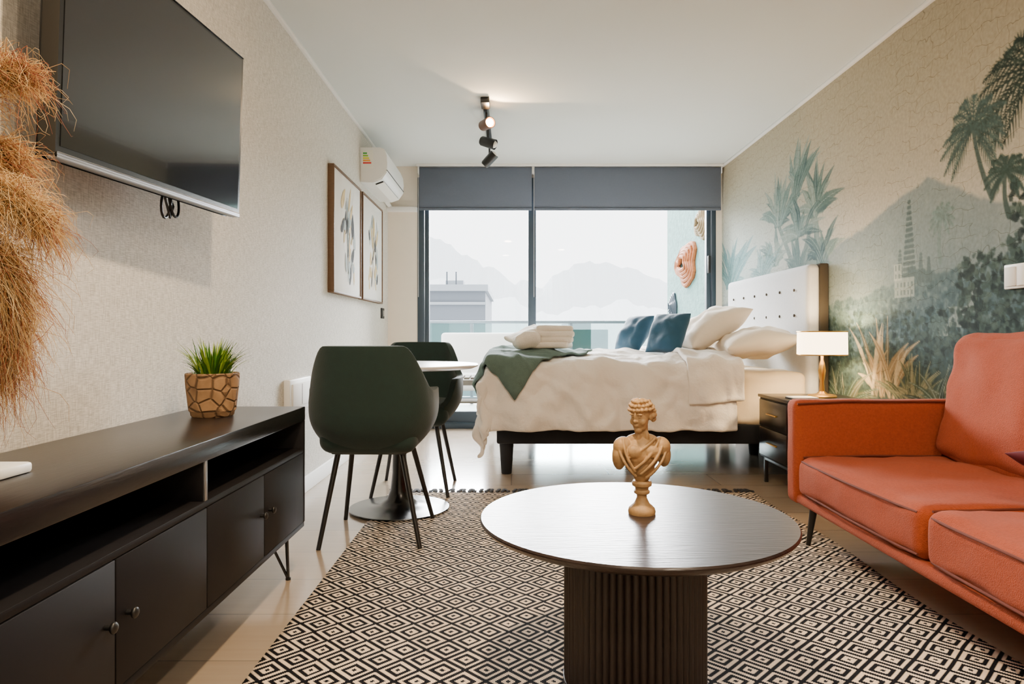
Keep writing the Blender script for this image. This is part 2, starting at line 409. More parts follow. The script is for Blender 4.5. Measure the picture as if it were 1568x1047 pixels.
me.loops.add(quads.size); me.loops.foreach_set('vertex_index',quads.ravel().astype(np.int32))
me.polygons.add(len(quads)); me.polygons.foreach_set('loop_start',np.arange(0,quads.size,4,dtype=np.int32))
me.update(calc_edges=True)
ca=me.color_attributes.new('Mural','FLOAT_COLOR','POINT')
ca.data.foreach_set('color',np.concatenate([linimg.reshape(-1,3),np.ones((NY*NZ,1))],1).ravel())
m_mural=M('mural_wallpaper',(.5,.5,.5),.9,spec=.2)
t=NT(m_mural)
at=t.N.new('ShaderNodeAttribute'); at.attribute_name='Mural'
tc=t.N.new('ShaderNodeTexCoord')
wn=t.N.new('ShaderNodeTexNoise'); wn.inputs['Scale'].default_value=9; t.L.new(tc.outputs['Object'],wn.inputs[0])
vm=t.N.new('ShaderNodeVectorMath'); vm.operation='MULTIPLY_ADD'; vm.inputs[1].default_value=(.10,.10,.10); t.L.new(wn.outputs['Color'],vm.inputs[0]); t.L.new(tc.outputs['Object'],vm.inputs[2])
mp=t.N.new('ShaderNodeCombineXYZ'); sp=t.N.new('ShaderNodeSeparateXYZ'); t.L.new(vm.outputs[0],sp.inputs[0]); t.L.new(sp.outputs[1],mp.inputs[0]); t.L.new(sp.outputs[2],mp.inputs[1])
br=t.N.new('ShaderNodeTexBrick'); br.inputs['Scale'].default_value=1; br.inputs['Brick Width'].default_value=.11; br.inputs['Row Height'].default_value=.06; br.inputs['Mortar Size'].default_value=.0014
br.inputs['Color1'].default_value=(1,1,1,1); br.inputs['Color2'].default_value=(1,1,1,1); br.inputs['Mortar'].default_value=(.5,.47,.42,1); t.L.new(mp.outputs[0],br.inputs[0])
g=t.N.new('ShaderNodeTexNoise'); g.inputs['Scale'].default_value=60; g.inputs['Detail'].default_value=5; t.L.new(tc.outputs['Object'],g.inputs[0])
nf=t.N.new('ShaderNodeTexNoise'); nf.inputs['Scale'].default_value=5; t.L.new(tc.outputs['Object'],nf.inputs[0])
fac=t.math('MULTIPLY',t.math('GREATER_THAN',nf.outputs[0],.46),.65)
c1=t.mix(fac,at.outputs['Color'],br.outputs[0],'MULTIPLY')
c2=t.mix(t.math('MULTIPLY_ADD',g.outputs[0],1.5,-.35),c1,t.mix(1.0,c1,(.66,.67,.66),'MULTIPLY'))
t.L.new(c2,t.p.inputs['Base Color'])
me.materials.append(m_mural)
wr=bpy.data.objects.new('wall_right',me); C.objects.link(wr)

# =================== window & blinds ===================
m_glass=bpy.data.materials.new('window_glass'); m_glass.use_nodes=True
nt=m_glass.node_tree; nt.nodes.clear()
o=nt.nodes.new('ShaderNodeOutputMaterial'); tr=nt.nodes.new('ShaderNodeBsdfTransparent'); gl=nt.nodes.new('ShaderNodeBsdfGlossy'); gl.inputs['Roughness'].default_value=.02
mx=nt.nodes.new('ShaderNodeMixShader'); mx.inputs[0].default_value=.012; tr.inputs[0].default_value=(.98,.99,.99,1)
nt.links.new(tr.outputs[0],mx.inputs[1]); nt.links.new(gl.outputs[0],mx.inputs[2]); nt.links.new(mx.outputs[0],o.inputs[0])
def glass(name,x0,x1,y,z0,z1,parent,mat=m_glass):
    bm=bmesh.new(); vs=[bm.verts.new(p) for p in((x0,y,z0),(x1,y,z0),(x1,y,z1),(x0,y,z1))]; bm.faces.new(vs); return finish(bm,name,mat,parent,smooth=False)
r=root('window_1',(.5,6.3,0))
y0,y1=6.25,6.33
box('frame_left',-.86,-.80,y0,y1,0,2.3,m_alu,r,.004)
box('sash_left',-.795,-.755,y0+.01,y1-.01,.05,2.29,m_alu,r,.004)
box('mullion',.155,.225,y0-.01,y1,.04,2.29,m_alu,r,.004)
box('sash_right',1.79,1.83,y0+.01,y1-.01,.05,2.29,m_alu,r,.004)
box('frame_right',1.835,1.875,y0,y1,0,2.3,m_alu,r,.004)
box('sill_track',-.86,1.875,y0-.02,y1+.02,0,.05,m_alu,r,.004)
box('bottom_rail_left',-.76,.16,y0+.01,y1-.01,.055,.155,m_alu,r,.004)
box('bottom_rail_right',.22,1.80,y0+.01,y1-.01,.055,.155,m_alu,r,.004)
box('top_rail',-.8,1.835,y0,y1,2.22,2.295,m_alu,r,.004)
box('door_handle',1.795,1.82,y0-.03,y0+.01,1.42,1.58,m_black,r,.006)
glass('pane_left',-.757,.157,6.30,.15,2.23,r); glass('pane_right',.223,1.792,6.31,.15,2.23,r)
def blind(name,x0,x1):
    r=root(name,((x0+x1)/2,6.19,2.2))
    box('fabric',x0,x1,6.185,6.19,2.0,2.375,m_blind,r,.001)
    box('bottom_bar',x0,x1,6.178,6.197,1.985,2.008,m_blind,r,.004)
    tube('roller_tube',[(x0,6.205,2.355),(x1,6.205,2.355)],.02,m_blind,r)
    box('bracket_a',x0-.012,x0-.002,6.17,6.25,2.32,2.395,m_plastic,r,.003)
    box('bracket_b',x1+.001,x1+.009,6.17,6.25,2.32,2.395,m_plastic,r,.003)
    tube('chain',[(x0-.006,6.175,2.33),(x0-.006,6.175,1.6),(x0-.006,6.172,1.2)],.002,m_plastic,r,n=6)
blind('roller_blind',-.835,.185); blind('roller_blind.001',.21,1.90)
box('trim_3',-.86,1.92,6.15,6.165,2.378,2.4,m_white,bev=.003)

# =================== exterior ===================
m_balc=M('balcony_tile',rgb(140,138,132),.6,var=.05)
m_stucco=M('teal_stucco',rgb(104,144,138),.9,var=.35,scale=14,bump=.8,bscale=30)
m_rail=M('rail_metal',rgb(110,122,130),.4,.5)
m_railglass=bpy.data.materials.new('rail_glass'); m_railglass.use_nodes=True
nt=m_railglass.node_tree; nt.nodes.clear()
o=nt.nodes.new('ShaderNodeOutputMaterial'); tr=nt.nodes.new('ShaderNodeBsdfTransparent'); gl=nt.nodes.new('ShaderNodeBsdfDiffuse'); gl.inputs[0].default_value=rgb(110,155,150)+(1,)
mx=nt.nodes.new('ShaderNodeMixShader'); mx.inputs[0].default_value=.3; tr.inputs[0].default_value=(.75,.9,.9,1)
nt.links.new(tr.outputs[0],mx.inputs[1]); nt.links.new(gl.outputs[0],mx.inputs[2]); nt.links.new(mx.outputs[0],o.inputs[0])
box('balcony_floor',-3,2.2,6.41,8.8,-.12,-.01,m_balc,bev=0)
box('balcony_wall',2.0,2.2,6.41,8.75,-.01,3.2,m_stucco,bev=0)
r=root('balcony_railing',(0,8.6,0))
box('top_rail',-3,2.0,8.58,8.63,1.0,1.035,m_rail,r,.005)
box('bottom_rail',-3,2.0,8.58,8.63,.05,.08,m_rail,r,.005)
for i,x in enumerate((-2.9,-1.7,-.5,.75,1.95)): box('post_%d'%i,x-.02,x+.02,8.585,8.625,-.01,1.0,m_rail,r,.004)
glass('rail_pane',-3,2,8.6,.08,1.0,r,m_railglass)
m_wick=M('orange_wicker',rgb(158,90,44),.8,var=.35,scale=40,bump=.5)
def ringdeco(name,y,z,ry,rz,mat,seed):
    rr=random.Random(seed); r=root(name,(1.97,y,z))
    for k in range(5):
        pts=[]
        for i in range(24):
            a=2*math.pi*i/24; w=1+.16*math.sin(3*a+seed+k*.4)+.10*math.sin(5*a+seed*2)+.05*rr.random(); s=1-.16*k
            pts.append((1.985-.012*k,y+math.cos(a)*ry*s*w,z+math.sin(a)*rz*s*w))
        tube('coil_%d'%k,pts,min(ry,rz)*.13,mat,r,cyc=True,n=8)
ringdeco('wicker_wall_decor',7.75,1.66,.38,.21,m_wick,1); ringdeco('wicker_wall_decor.001',7.1,2.02,.20,.15,M('pale_wicker',rgb(128,108,74),.8,var=.3,scale=40),2)
ringdeco('iron_wall_decor',8.35,1.2,.12,.13,m_alu,3)
r=root('patio_sofa',(-.4,7.6,0))
box('back',-.80,.15,7.75,7.90,.35,.88,m_white,r,.04,4); box('seat',-.80,.15,7.25,7.76,.26,.44,m_white,r,.03,4)
box('arm_left',-.90,-.80,7.25,7.9,.0,.62,m_white,r,.02); box('arm_right',.15,.25,7.25,7.9,.0,.62,m_white,r,.02)
for i,x in enumerate((-.78,.13)): box('foot_%d'%i,x-.03,x+.03,7.3,7.36,-.01,.27,m_rail,r,.003)
r=root('patio_side_table',(-.45,6.9,0)); mt=M('weathered_teak',rgb(92,86,76),.8,var=.2)
for i in range(7): box('slat_%d'%i,-.66+i*.065,-.61+i*.065,6.7,7.1,.42,.44,mt,r,.004)
for i,(x,y) in enumerate(((-.64,6.72),(-.2,6.72),(-.64,7.08),(-.2,7.08))): box('leg_%d'%i,x-.02,x+.02,y-.02,y+.02,-.01,.42,mt,r,.003)
box('apron_front',-.64,-.2,6.71,6.73,.36,.41,mt,r,.002); box('shelf',-.62,-.22,6.74,7.06,.18,.2,mt,r,.003)
m_bg=M('neighbour_facade',rgb(96,102,110),.9,var=.05); m_bg2=M('neighbour_roof',rgb(136,142,148),.9,var=.04); m_bgw=M('neighbour_window',rgb(50,60,70),.3)
r=root('neighbour_building',(-4,25,-20))
box('block',-9,-.95,25,33,-20,2.5,m_bg,r,0); box('parapet',-9.1,-.85,24.8,33,2.45,2.68,m_bg2,r,0)
box('band',-9.05,-.92,24.9,25.1,1.95,2.05,m_bg2,r,0)
for i in range(6): box('window_pane_%d'%i,-2.9-(i%2)*1.6,-2.3-(i%2)*1.6,24.95,25.02,.3-1.9*(i//2),1.3-1.9*(i//2),m_bgw,r,0)
box('lift_house',-2.6,-1.9,27,28,2.5,3.0,m_bg2,r,0)
for i,x in enumerate((-2.45,-2.1)): tube('mast_%d'%i,[(x,26,2.6),(x,26,3.25)],.03,m_bgw,r,n=6)
r=root('terrace_building',(0,40,-20))
box('lower_block',-6,-.5,38,44,-20,.6,m_bg2,r,0); box('lower_block_b',2,8.5,60,70,-20,1.3,m_bg2,r,0); box('lower_block_c',5,7,60,68,-20,1.9,m_bg2,r,0)
box('lower_block_d',-1,3,80,90,-20,.2,m_bg,r,0)
m_city=M('city_ground',rgb(160,166,170),.95,var=.1,scale=.05)
box('city_ground',-900,900,34,1500,-22,-20,m_city,bev=0)
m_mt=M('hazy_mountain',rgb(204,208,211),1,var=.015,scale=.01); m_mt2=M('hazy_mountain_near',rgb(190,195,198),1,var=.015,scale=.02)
def mountain(name,Y,prof,mat,amp):
    bm=bmesh.new(); top=[];bot=[]; back=[]
    xs=np.linspace(prof[0][0],prof[-1][0],160)
    for x in xs:
        py=np.interp(x,[p[0] for p in prof],[p[1] for p in prof])
        q_=P(x,py,Y); q_.z+=noise.fractal(Vector((x*.03,Y,0)),1,2,5)*amp
        top.append(bm.verts.new(q_)); bot.append(bm.verts.new((q_.x,Y-120,-22))); back.append(bm.verts.new((q_.x,Y+150,-22)))
    for i in range(len(xs)-1):
        bm.faces.new((bot[i],bot[i+1],top[i+1],top[i])); bm.faces.new((top[i],top[i+1],back[i+1],back[i]))
    return finish(bm,name,mat,smooth=False)
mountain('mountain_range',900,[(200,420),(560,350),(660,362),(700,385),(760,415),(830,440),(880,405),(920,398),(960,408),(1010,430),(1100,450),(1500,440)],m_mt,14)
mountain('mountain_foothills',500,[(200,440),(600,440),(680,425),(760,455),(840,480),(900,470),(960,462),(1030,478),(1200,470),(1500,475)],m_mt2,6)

# =================== television ===================
r=root('television',(-1.0,1.9,1.5))
A=Vector((-1.0,1.5,1.255)); B=Vector((-.948,2.37,1.273)); T=Vector((-.935,2.377,1.82))
ax=B-A; up=(T-B); nrm=ax.cross(up).normalized()
if nrm.x<0: nrm=-nrm
obox('body',A-nrm*.045,ax,up,nrm*.045,m_gloss,r,.004)
e=ax.normalized(); u=up.normalized()
obox('screen',A+e*.010+u*.022,ax-e*.02,up-u*.032,nrm*.0015,m_screen,r,0)
obox('bottom_strip',A-u*.006-nrm*.02,ax,u*.012,nrm*.023,m_silver,r,.002)
obox('rear_housing',A+e*.12+u*.02-nrm*.075,ax-e*.24,up*.55,nrm*.035,m_gloss,r,.01)
mid=A+ax*.5+up*.45-nrm*.07
box('wall_mount',LW,mid.x+.01,mid.y-.12,mid.y+.12,mid.z-.12,mid.z+.12,m_black,r,.004)
pts=[]
for i in range(40):
    a=i/39*4*math.pi
    pts.append((-1.05+.012*math.sin(a*.5),2.10+.028*math.sin(a)+.01*math.sin(a*.5),1.275+.050*math.cos(a*1.0)-.01*i/39))
tube('power_cable',[(-1.02,2.05,1.36)]+pts+[(-1.10,2.16,1.34)],.004,m_black,r,n=8)
tube('hdmi_cable',[(-1.02,2.02,1.34),(-1.04,2.05,1.27),(-1.05,2.10,1.22),(-1.06,2.14,1.26),(-1.08,2.12,1.34)],.004,m_black,r,n=8)

# =================== wall art ===================
def art(name,ya,yb,za,zb,seed,mats):
    r=root(name,(LW,(ya+yb)/2,(za+zb)/2)); X0=LW; X1=LW+.04; w=.014
    box('frame_top',X0,X1,ya,yb,zb-w,zb,m_wood,r,.002); box('frame_bottom',X0,X1,ya,yb,za,za+w,m_wood,r,.002)
    box('frame_near',X0,X1,ya,ya+w,za+w,zb-w,m_wood,r,.002); box('frame_far',X0,X1,yb-w,yb,za+w,zb-w,m_wood,r,.002)
    box('canvas',X0,X1-.008,ya+w,yb-w,za+w,zb-w,m_canvas,r,.001)
    rr=random.Random(seed); bm=bmesh.new()
    for k in range(30):
        mi=rr.choice([0,0,1,1,1,2,2]); 
        cy=ya+(yb-ya)*(.30+.45*rr.random()); cz=za+(zb-za)*(.15+.68*rr.random())
        L=.03+.07*rr.random(); wd=.008+.022*rr.random(); th=math.radians(50+70*rr.random())
        d=Vector((0,math.cos(th),math.sin(th))); n_=Vector((0,-d.z,d.y)); X=X1-.0075+k*.00008
        ring=[]
        for i in range(14):
            a=2*math.pi*i/14; ring.append(bm.verts.new(Vector((X,cy,cz))+d*L*math.cos(a)+n_*wd*math.sin(a)*(1+.4*rr.random())*(1-.5*math.cos(a))))
        f=bm.faces.new(ring); f.material_index=mi
    for k in range(4):
        cy=ya+(yb-ya)*(.4+.2*rr.random()); X=X1-.0040
        pts=[(cy+.03*math.sin(z*3+k),za+(zb-za)*(.12+.7*z)) for z in np.linspace(0,1,8)]
        for (a,b_),(c,d_) in zip(pts[:-1],pts[1:]):
            f=bm.faces.new([bm.verts.new(p) for p in((X,a-.0025,b_),(X,a+.0025,b_),(X,c+.0025,d_),(X,c-.0025,d_))]); f.material_index=1
    o=finish(bm,'painted_strokes',mats,r,smooth=False)
art('framed_artwork',4.20,4.97,1.12,1.915,3,[m_ink,m_grey,m_ochre])
art('framed_artwork.001',5.03,5.80,1.12,1.915,8,[m_ink,m_ochre,m_grey])

# =================== air conditioner ===================
r=root('air_conditioner',(LW,5.45,2.13))
bm=bmesh.new(); ya,yb=5.09,5.88
prof=[(LW,2.00),(LW+.10,1.995),(LW+.165,2.02),(LW+.20,2.07),(LW+.205,2.14),(LW+.20,2.20),(LW+.18,2.245),(LW+.15,2.257),(LW,2.257)]
a_=[bm.verts.new((x,ya,z)) for x,z in prof]; b_=[bm.verts.new((x,yb,z)) for x,z in prof]
bm.faces.new(a_); bm.faces.new(b_[::-1])
for i in range(len(prof)): j=(i+1)%len(prof); bm.faces.new((a_[i],b_[i],b_[j],a_[j]))
bmesh.ops.bevel(bm,geom=[e for e in bm.edges if abs(e.verts[0].co.y-e.verts[1].co.y)<1e-4],offset=.008,segments=2,affect='EDGES')
finish(bm,'body',m_plastic,r)
obox('vent_slot',(LW+.105,ya+.06,1.995),(0,yb-ya-.12,0),(.062,0,.026),(-.001,0,.003),m_dark,r,0)
obox('louvre',(LW+.11,ya+.06,1.985),(0,yb-ya-.12,0),(.062,0,.022),(-.001,0,.004),m_plastic,r,0)
box('seam',LW+.196,LW+.2055,ya+.005,yb-.005,2.085,2.088,m_dark,r,0)
box('label_backing',LW+.02,LW+.10,ya-.002,ya+.002,2.10,2.235,M('label_white',rgb(240,240,230),.6),r,0)
for i,c in enumerate([(60,160,70),(140,190,50),(230,220,40),(240,160,40),(215,50,40)]):
    box('label_bar_%d'%i,LW+.025,LW+.055+.008*i,ya-.003,ya-.0015,2.205-.018*i,2.217-.018*i,M('label_col_%d'%i,rgb(*c),.6,var=0),r,0)
tube('drain_pipe',[(LW+.02,5.88,2.05),(LW+.02,6.25,2.03)],.02,m_plastic,r)

# =================== track light ===================
r=root('track_light',(-.17,4.9,2.4)); 
box('track_bar',-.190,-.152,4.48,5.42,2.372,2.4,m_black,r,.004)
box('canopy',-.20,-.142,4.42,4.56,2.362,2.4,m_black,r,.006)
m_bulb=M('lit_bulb',(1,.8,.5),.3,emit=(1,.52,.18),estr=90)
def spot(i,y,z,d):
    d=Vector(d).normalized(); c=Vector((-.171,y,z))
    tube('stem_%d'%i,[(c.x,y,2.375),(c.x,y,z)],.008,m_black,r)
    bm=bmesh.new(); 
    ra=d.cross(Vector((0,0,1))).normalized(); rb=d.cross(ra)
    prof=[(0,-.06),(.028,-.06),(.035,-.05),(.038,.06),(.034,.06),(.030,.02),(0,.018)]
    rings=[]
    for rr_,s in prof:
        rings.append([bm.verts.new(c+d*s+(ra*math.cos(k*math.pi/14)+rb*math.sin(k*math.pi/14))*max(rr_,.0005)) for k in range(28)])
    for A_,B_ in zip(rings[:-1],rings[1:]):
        for k in range(28): bm.faces.new((A_[k],B_[k],B_[(k+1)%28],A_[(k+1)%28]))
    finish(bm,'spot_head_%d'%i,m_black if i else [M('spot_bronze',rgb(100,62,36),.4,.5)],r)
    bm=bmesh.new(); bmesh.ops.create_uvsphere(bm,u_segments=16,v_segments=10,radius=.028)
    for v in bm.verts: v.co+=c+d*.046
    finish(bm,'bulb_%d'%i,m_bulb if i==0 else m_plastic,r)
spot(0,4.66,2.295,(.5,-.9,-.05)); spot(1,5.0,2.265,(.9,-.3,-.35)); spot(2,5.33,2.225,(.6,-.2,.6))

# =================== sideboard ===================
r=root('sideboard',(-.93,1.66,0))
XB,XF=LW+.016,-.741; YA,YB=.86,2.455
box('top',XB,XF,YA,YB,.552,.602,m_blackwood,r,.003)
box('bottom_panel',XB,XF-.004,YA,YB,.172,.19,m_blackdoor,r,.002)
box('side_far',XB,XF-.001,YB-.02,YB,.19,.552,m_blackdoor,r,.002); box('side_near',XB,XF-.001,YA,YA+.02,.19,.552,m_blackdoor,r,.002)
box('back_panel',XB,XB+.01,YA+.02,YB-.02,.19,.552,m_blackdoor,r,.001)
box('mid_shelf',XB,XF-.002,YA+.02,YB-.02,.440,.455,m_blackdoor,r,.001)
box('divider',XB,XF-.008,1.655,1.675,.455,.552,m_blackdoor,r,.001); box('divider_edge',XF-.008,XF-.003,1.658,1.672,.455,.552,m_silver,r,.001)
ed=[2.435,2.05,1.665,1.28,.88]
for i in range(4): box('door_%d'%i,XF-.018,XF-.001,ed[i+1]+.002,ed[i]-.002,.193,.438,m_blackdoor,r,.0015)
for i,y in enumerate((2.085,2.015,1.315,1.245)):
    tube('knob_stem_%d'%i,[(XF,y,.325),(XF+.014,y,.325)],.005,m_black,r)
    bm=bmesh.new(); bmesh.ops.create_uvsphere(bm,u_segments=16,v_segments=10,radius=.011)
    for v in bm.verts: v.co=Vector((XF+.016+v.co.x*.6,y+v.co.y,.325+v.co.z))
    finish(bm,'knob_%d'%i,m_black,r)
for i,(x,y) in enumerate(((XF-.06,YB-.08),(XB+.05,YB-.08),(XF-.06,YA+.1),(XB+.05,YA+.1))):
    sy=1 if i<2 else -1
    fx,fy=x+.03*(1 if i%2==0 else -1)*.6,y+.02*sy
    for k,(ox,oy) in enumerate(((-.035,-.04),(.03,-.03),(0,.045))):
        tube('hairpin_%d_%d'%(i,k),[(x+ox,y+oy,.173),(fx,fy,.004)],.005,m_black,r,n=8)
    lathe('foot_%d'%i,[(0,0),(.009,0),(.009,.008),(0,.010)],fx,fy,m_black,r,n=12)
box('white_remote',-.985,-.90,1.2,1.285,.602,.622,m_plastic,None,.006)

# potted plant
r=root('potted_grass_plant',(-.95,2.17,.602)); cx,cy=-.95,2.17
lathe('pot',[(0,.602),(.060,.602),(.064,.606),(.066,.617),(.070,.621),(.079,.70),(.081,.735),(.078,.739),(.073,.735),(.070,.722),(0,.722)],cx,cy,m_pot,r,n=48,rfn=lambda r_,a:r_*(1+.010*math.sin(7*a)+.006*math.sin(13*a)))
lathe('soil',[(0,.727),(.071,.724)],cx,cy,m_soil,r,n=24)
bm=bmesh.new(); rr=random.Random(4)
for k in range(220):
    a=rr.random()*6.28; rad=.05*math.sqrt(rr.random()); bx,by=cx+rad*math.cos(a),cy+rad*math.sin(a)
    tilt=(.15+1.1*rad/.05*rr.random()); L=.07+.07*rr.random(); w=.0042
    d=Vector((math.cos(a),math.sin(a),0)); side=Vector((-d.y,d.x,0)); prev=None
    mi=1 if rr.random()<.35 else 0
    for s in range(6):
        f=s/5; ang=tilt*(.4+.8*f)
        p=Vector((bx,by,.722))+d*L*f*math.sin(ang)*.9+Vector((0,0,L*f*math.cos(ang*.8)))
        ww=w*(1-f)**.7+.0002
        cur=(bm.verts.new(p-side*ww),bm.verts.new(p+side*ww))
        if prev: fc=bm.faces.new((prev[0],prev[1],cur[1],cur[0])); fc.material_index=mi
        prev=cur
finish(bm,'grass_blades',[m_grass,m_grass2],r,ang=180)

# pampas
r=root('pampas_grass_vase',(-.94,1.0,.602))
lathe('vase',[(0,.602),(.05,.602),(.07,.63),(.085,.69),(.08,.75),(.05,.80),(.035,.84),(.04,.86),(.034,.86),(.03,.84),(0,.80)],-.95,1.0,m_white,r,n=40)
m_pa=M('pampas_gold',rgb(178,136,78),.8,var=.35,scale=30); m_pb=M('pampas_rust',rgb(142,76,42),.8,var=.3,scale=30); m_pc=M('pampas_cream',rgb(208,178,128),.8,var=.25)
cu=bpy.data.curves.new('plumes','CURVE'); cu.dimensions='3D'; cu.bevel_depth=.00055; cu.bevel_resolution=0
for m in (m_pa,m_pb,m_pc): cu.materials.append(m)
rr=random.Random(9)
def addsp(pts,mi,rad=None):
    s=cu.splines.new('POLY'); s.points.add(len(pts)-1)
    for i,p in enumerate(pts):
        s.points[i].co=(p[0],p[1],p[2],1); s.points[i].radius=1 if rad is None else rad[i]
    s.material_index=mi
def plume(p0,p1,p2,p3,n,Ls,width,mis,drop=.65):
    p0,p1,p2,p3=map(Vector,(p0,p1,p2,p3))
    addsp([p0,(p0+p1)/2+Vector((0,0,.0)),p1],0,[4,4,3])
    bz=lambda t:(1-t)**2*p1+2*t*(1-t)*p2+t*t*p3
    addsp([bz(t/8) for t in range(9)],0,[3-.3*i for i in range(9)])
    for k in range(n):
        t=rr.random(); b0=bz(t); tan=(bz(min(1,t+.02))-bz(max(0,t-.02))).normalized()
        rd=Vector((rr.gauss(0,1),rr.gauss(0,1),rr.gauss(0,1))).normalized()
        L=Ls*(.5+.8*rr.random())*(1-.35*t)
        d=(tan*(.5+.3*rr.random())+rd*width*(.3+rr.random()*.9)).normalized()
        mi=rr.choice(mis) if t<.85 or rr.random()<.7 else 1
        pts=[]; w=Vector((rr.gauss(0,1),rr.gauss(0,1),rr.gauss(0,1)))*.016
        for s in range(8):
            f=s/7; pts.append(b0+d*L*f+Vector((0,0,-L*drop*f*f))+w*math.sin(f*6))
        addsp(pts,mi,[1.2,1.1,1,.9,.8,.7,.5,.3])
base=(-.95,1.0,.80)
def Q(px,py,Y): return P(px,py,Y)
plume(base,Q(-160,420,1.15),Q(-60,60,1.18),Q(35,110,1.2),1000,.10,.75,[0,0,0,1,2,2])
plume(base,Q(-160,380,1.10),Q(-30,230,1.12),Q(60,330,1.16),1500,.10,.75,[0,2,2,0])
plume(base,Q(-150,420,1.12),Q(30,300,1.15),Q(15,520,1.2),1400,.12,.6,[0,0,2,2,1])
plume(base,Q(-150,330,1.2),Q(20,180,1.22),Q(10,250,1.25),900,.10,.7,[0,0,1,2])
plume(base,Q(-160,450,1.2),Q(-20,350,1.2),Q(-2,560,1.22),1100,.13,.5,[0,0,1,2])
plume(base,Q(-170,300,1.25),Q(-60,60,1.27),Q(0,100,1.3),800,.10,.75,[0,0,1,2],.4)
po=bpy.data.objects.new('plumes',cu); C.objects.link(po); par(po,r)

r=root('wall_outlet_box',(LW,3.56,.55))
box('housing',LW,LW+.035,3.38,3.74,.47,.635,m_plastic,r,.008); box('cover',LW+.033,LW+.042,3.41,3.71,.495,.61,m_white,r,.004); box('seam',LW+.041,LW+.043,3.555,3.558,.50,.605,m_dark,r,0)
r=root('light_switch',(RW,2.6,1.08)); box('plate',RW-.012,RW,2.52,2.66,1.035,1.13,m_plastic,r,.004); box('rocker_a',RW-.018,RW-.011,2.53,2.585,1.045,1.12,m_white,r,.003); box('rocker_b',RW-.018,RW-.011,2.593,2.65,1.045,1.12,m_white,r,.003)
r=root('wall_thermostat',(LW,5.95,1.04)); box('plate',LW,LW+.012,5.90,6.02,1.0,1.09,m_dark,r,.003); box('dial',LW+.01,LW+.018,5.93,5.99,1.02,1.07,m_silver,r,.002)

# =================== rug ===================
RT=.006
r=root('area_rug',(.33,2.2,0))
bm=bmesh.new(); nx,ny=60,90; G=[]
x0,x1,ya,yb=-.66,1.32,.45,3.70
for i in range(nx+1):
    row=[]
    for j in range(ny+1):
        u=i/nx; v=j/ny; x=x0+(x1-x0)*u; y=ya+(yb-ya)*v
        x+=.012*math.sin(y*5)*(u**3); 
        row.append(bm.verts.new((x,y,RT)))
    G.append(row)
for i in range(nx):
    for j in range(ny): bm.faces.new((G[i][j],G[i+1][j],G[i+1][j+1],G[i][j+1]))
o=finish(bm,'woven_field',m_rug,r,ang=180); md=o.modifiers.new('s','SOLIDIFY'); md.thickness=.005; md.offset=-1
m_fr=M('rug_fringe',rgb(28,26,30),.95,var=.2)
bm=bmesh.new(); rr=random.Random(3)
for k in range(66):
    x=x0+.01+(x1-x0-.02)*k/65; pts=[]
    dx=rr.uniform(-.02,.02); 
    for (px_,py_,pz_,rad) in ((x,yb-.01,.004,.006),(x,yb+.012,.007,.011),(x+dx*.5,yb+.035,.005,.008),(x+dx,yb+.06,.004,.012),(x+dx*1.2,yb+.075,.003,.009)):
        pts.append((Vector((px_,py_,pz_)),rad))
    prev=None
    for p,rad in pts:
        ring=[bm.verts.new(p+Vector((math.cos(a*math.pi/4)*rad,0,math.sin(a*math.pi/4)*rad*.4+rad*.25))) for a in range(8)]
        if prev:
            for a in range(8): bm.faces.new((prev[a],prev[(a+1)%8],ring[(a+1)%8],ring[a]))
        prev=ring
finish(bm,'tassels',m_fr,r)

# =================== coffee table ===================
cx,cy=.303,1.68
r=root('coffee_table',(cx,cy,0))
m_ctop=M('black_oak_top',rgb(40,30,28),.30,var=.55,scale=4,stretch=(1.5,14,1),bump=.10,bscale=10,detail=8,spec=.4)
m_cbase=M('ribbed_base_wood',rgb(26,16,15),.5,var=.15)
lathe('table_top',[(0,.388),(.33,.388),(.36,.392),(.374,.400),(.380,.408),(.380,.411),(.377,.415),(0,.415)],cx,cy,m_ctop,r,n=128,ang=25)
bm=bmesh.new(); n=60*8; rings=[]
for z in (.012,.388):
    rings.append([bm.verts.new((cx+(.166+.007*abs(math.sin(30*2*math.pi*i/n)))*math.cos(2*math.pi*i/n),cy+(.166+.007*abs(math.sin(30*2*math.pi*i/n)))*math.sin(2*math.pi*i/n),z)) for i in range(n)])
for i in range(n): bm.faces.new((rings[0][i],rings[0][(i+1)%n],rings[1][(i+1)%n],rings[1][i]))
bm.faces.new(rings[0]); bm.faces.new(rings[1])
finish(bm,'ribbed_pedestal',m_cbase,r,ang=50)
lathe('plinth',[(0,RT),(.172,RT),(.175,.010),(.175,.02),(0,.02)],cx,cy,m_cbase,r,n=96)

# =================== bust ===================
bx,by,bz=.325,1.70,.415
r=root('classical_bust',(bx,by,bz))
lathe('socle',[(0,0),(.033,0),(.034,.006),(.032,.014),(.027,.019),(.019,.026),(.0125,.040),(.0125,.047),(.019,.051),(.020,.056),(.016,.060),(.017,.066),(.024,.070),(.025,.077),(.022,.082),(0,.084)],0,0,m_gold,None,n=48)
so=bpy.data.objects['socle']; so.location=(bx,by,bz); par(so,r)
bm=bmesh.new()
def ell(c,rad,R=None,seg=20):
    g_=bmesh.ops.create_uvsphere(bm,u_segments=seg,v_segments=max(8,seg*2//3),radius=1)
    for v in g_['verts']:
        p=Vector((v.co.x*rad[0],v.co.y*rad[1],v.co.z*rad[2]))
        if R: p=R@p
        v.co=Vector(c)+p
ell((0,0,.150),(.046,.030,.044)); ell((-.046,.002,.165),(.026,.024,.026)); ell((.046,.002,.165),(.026,.024,.026))
ell((-.056,.002,.142),(.018,.021,.034)); ell((.056,.004,.145),(.017,.020,.030))
ell((0,.004,.184),(.040,.019,.016)); ell((-.020,-.018,.156),(.022,.016,.018)); ell((.020,-.018,.156),(.022,.016,.018))
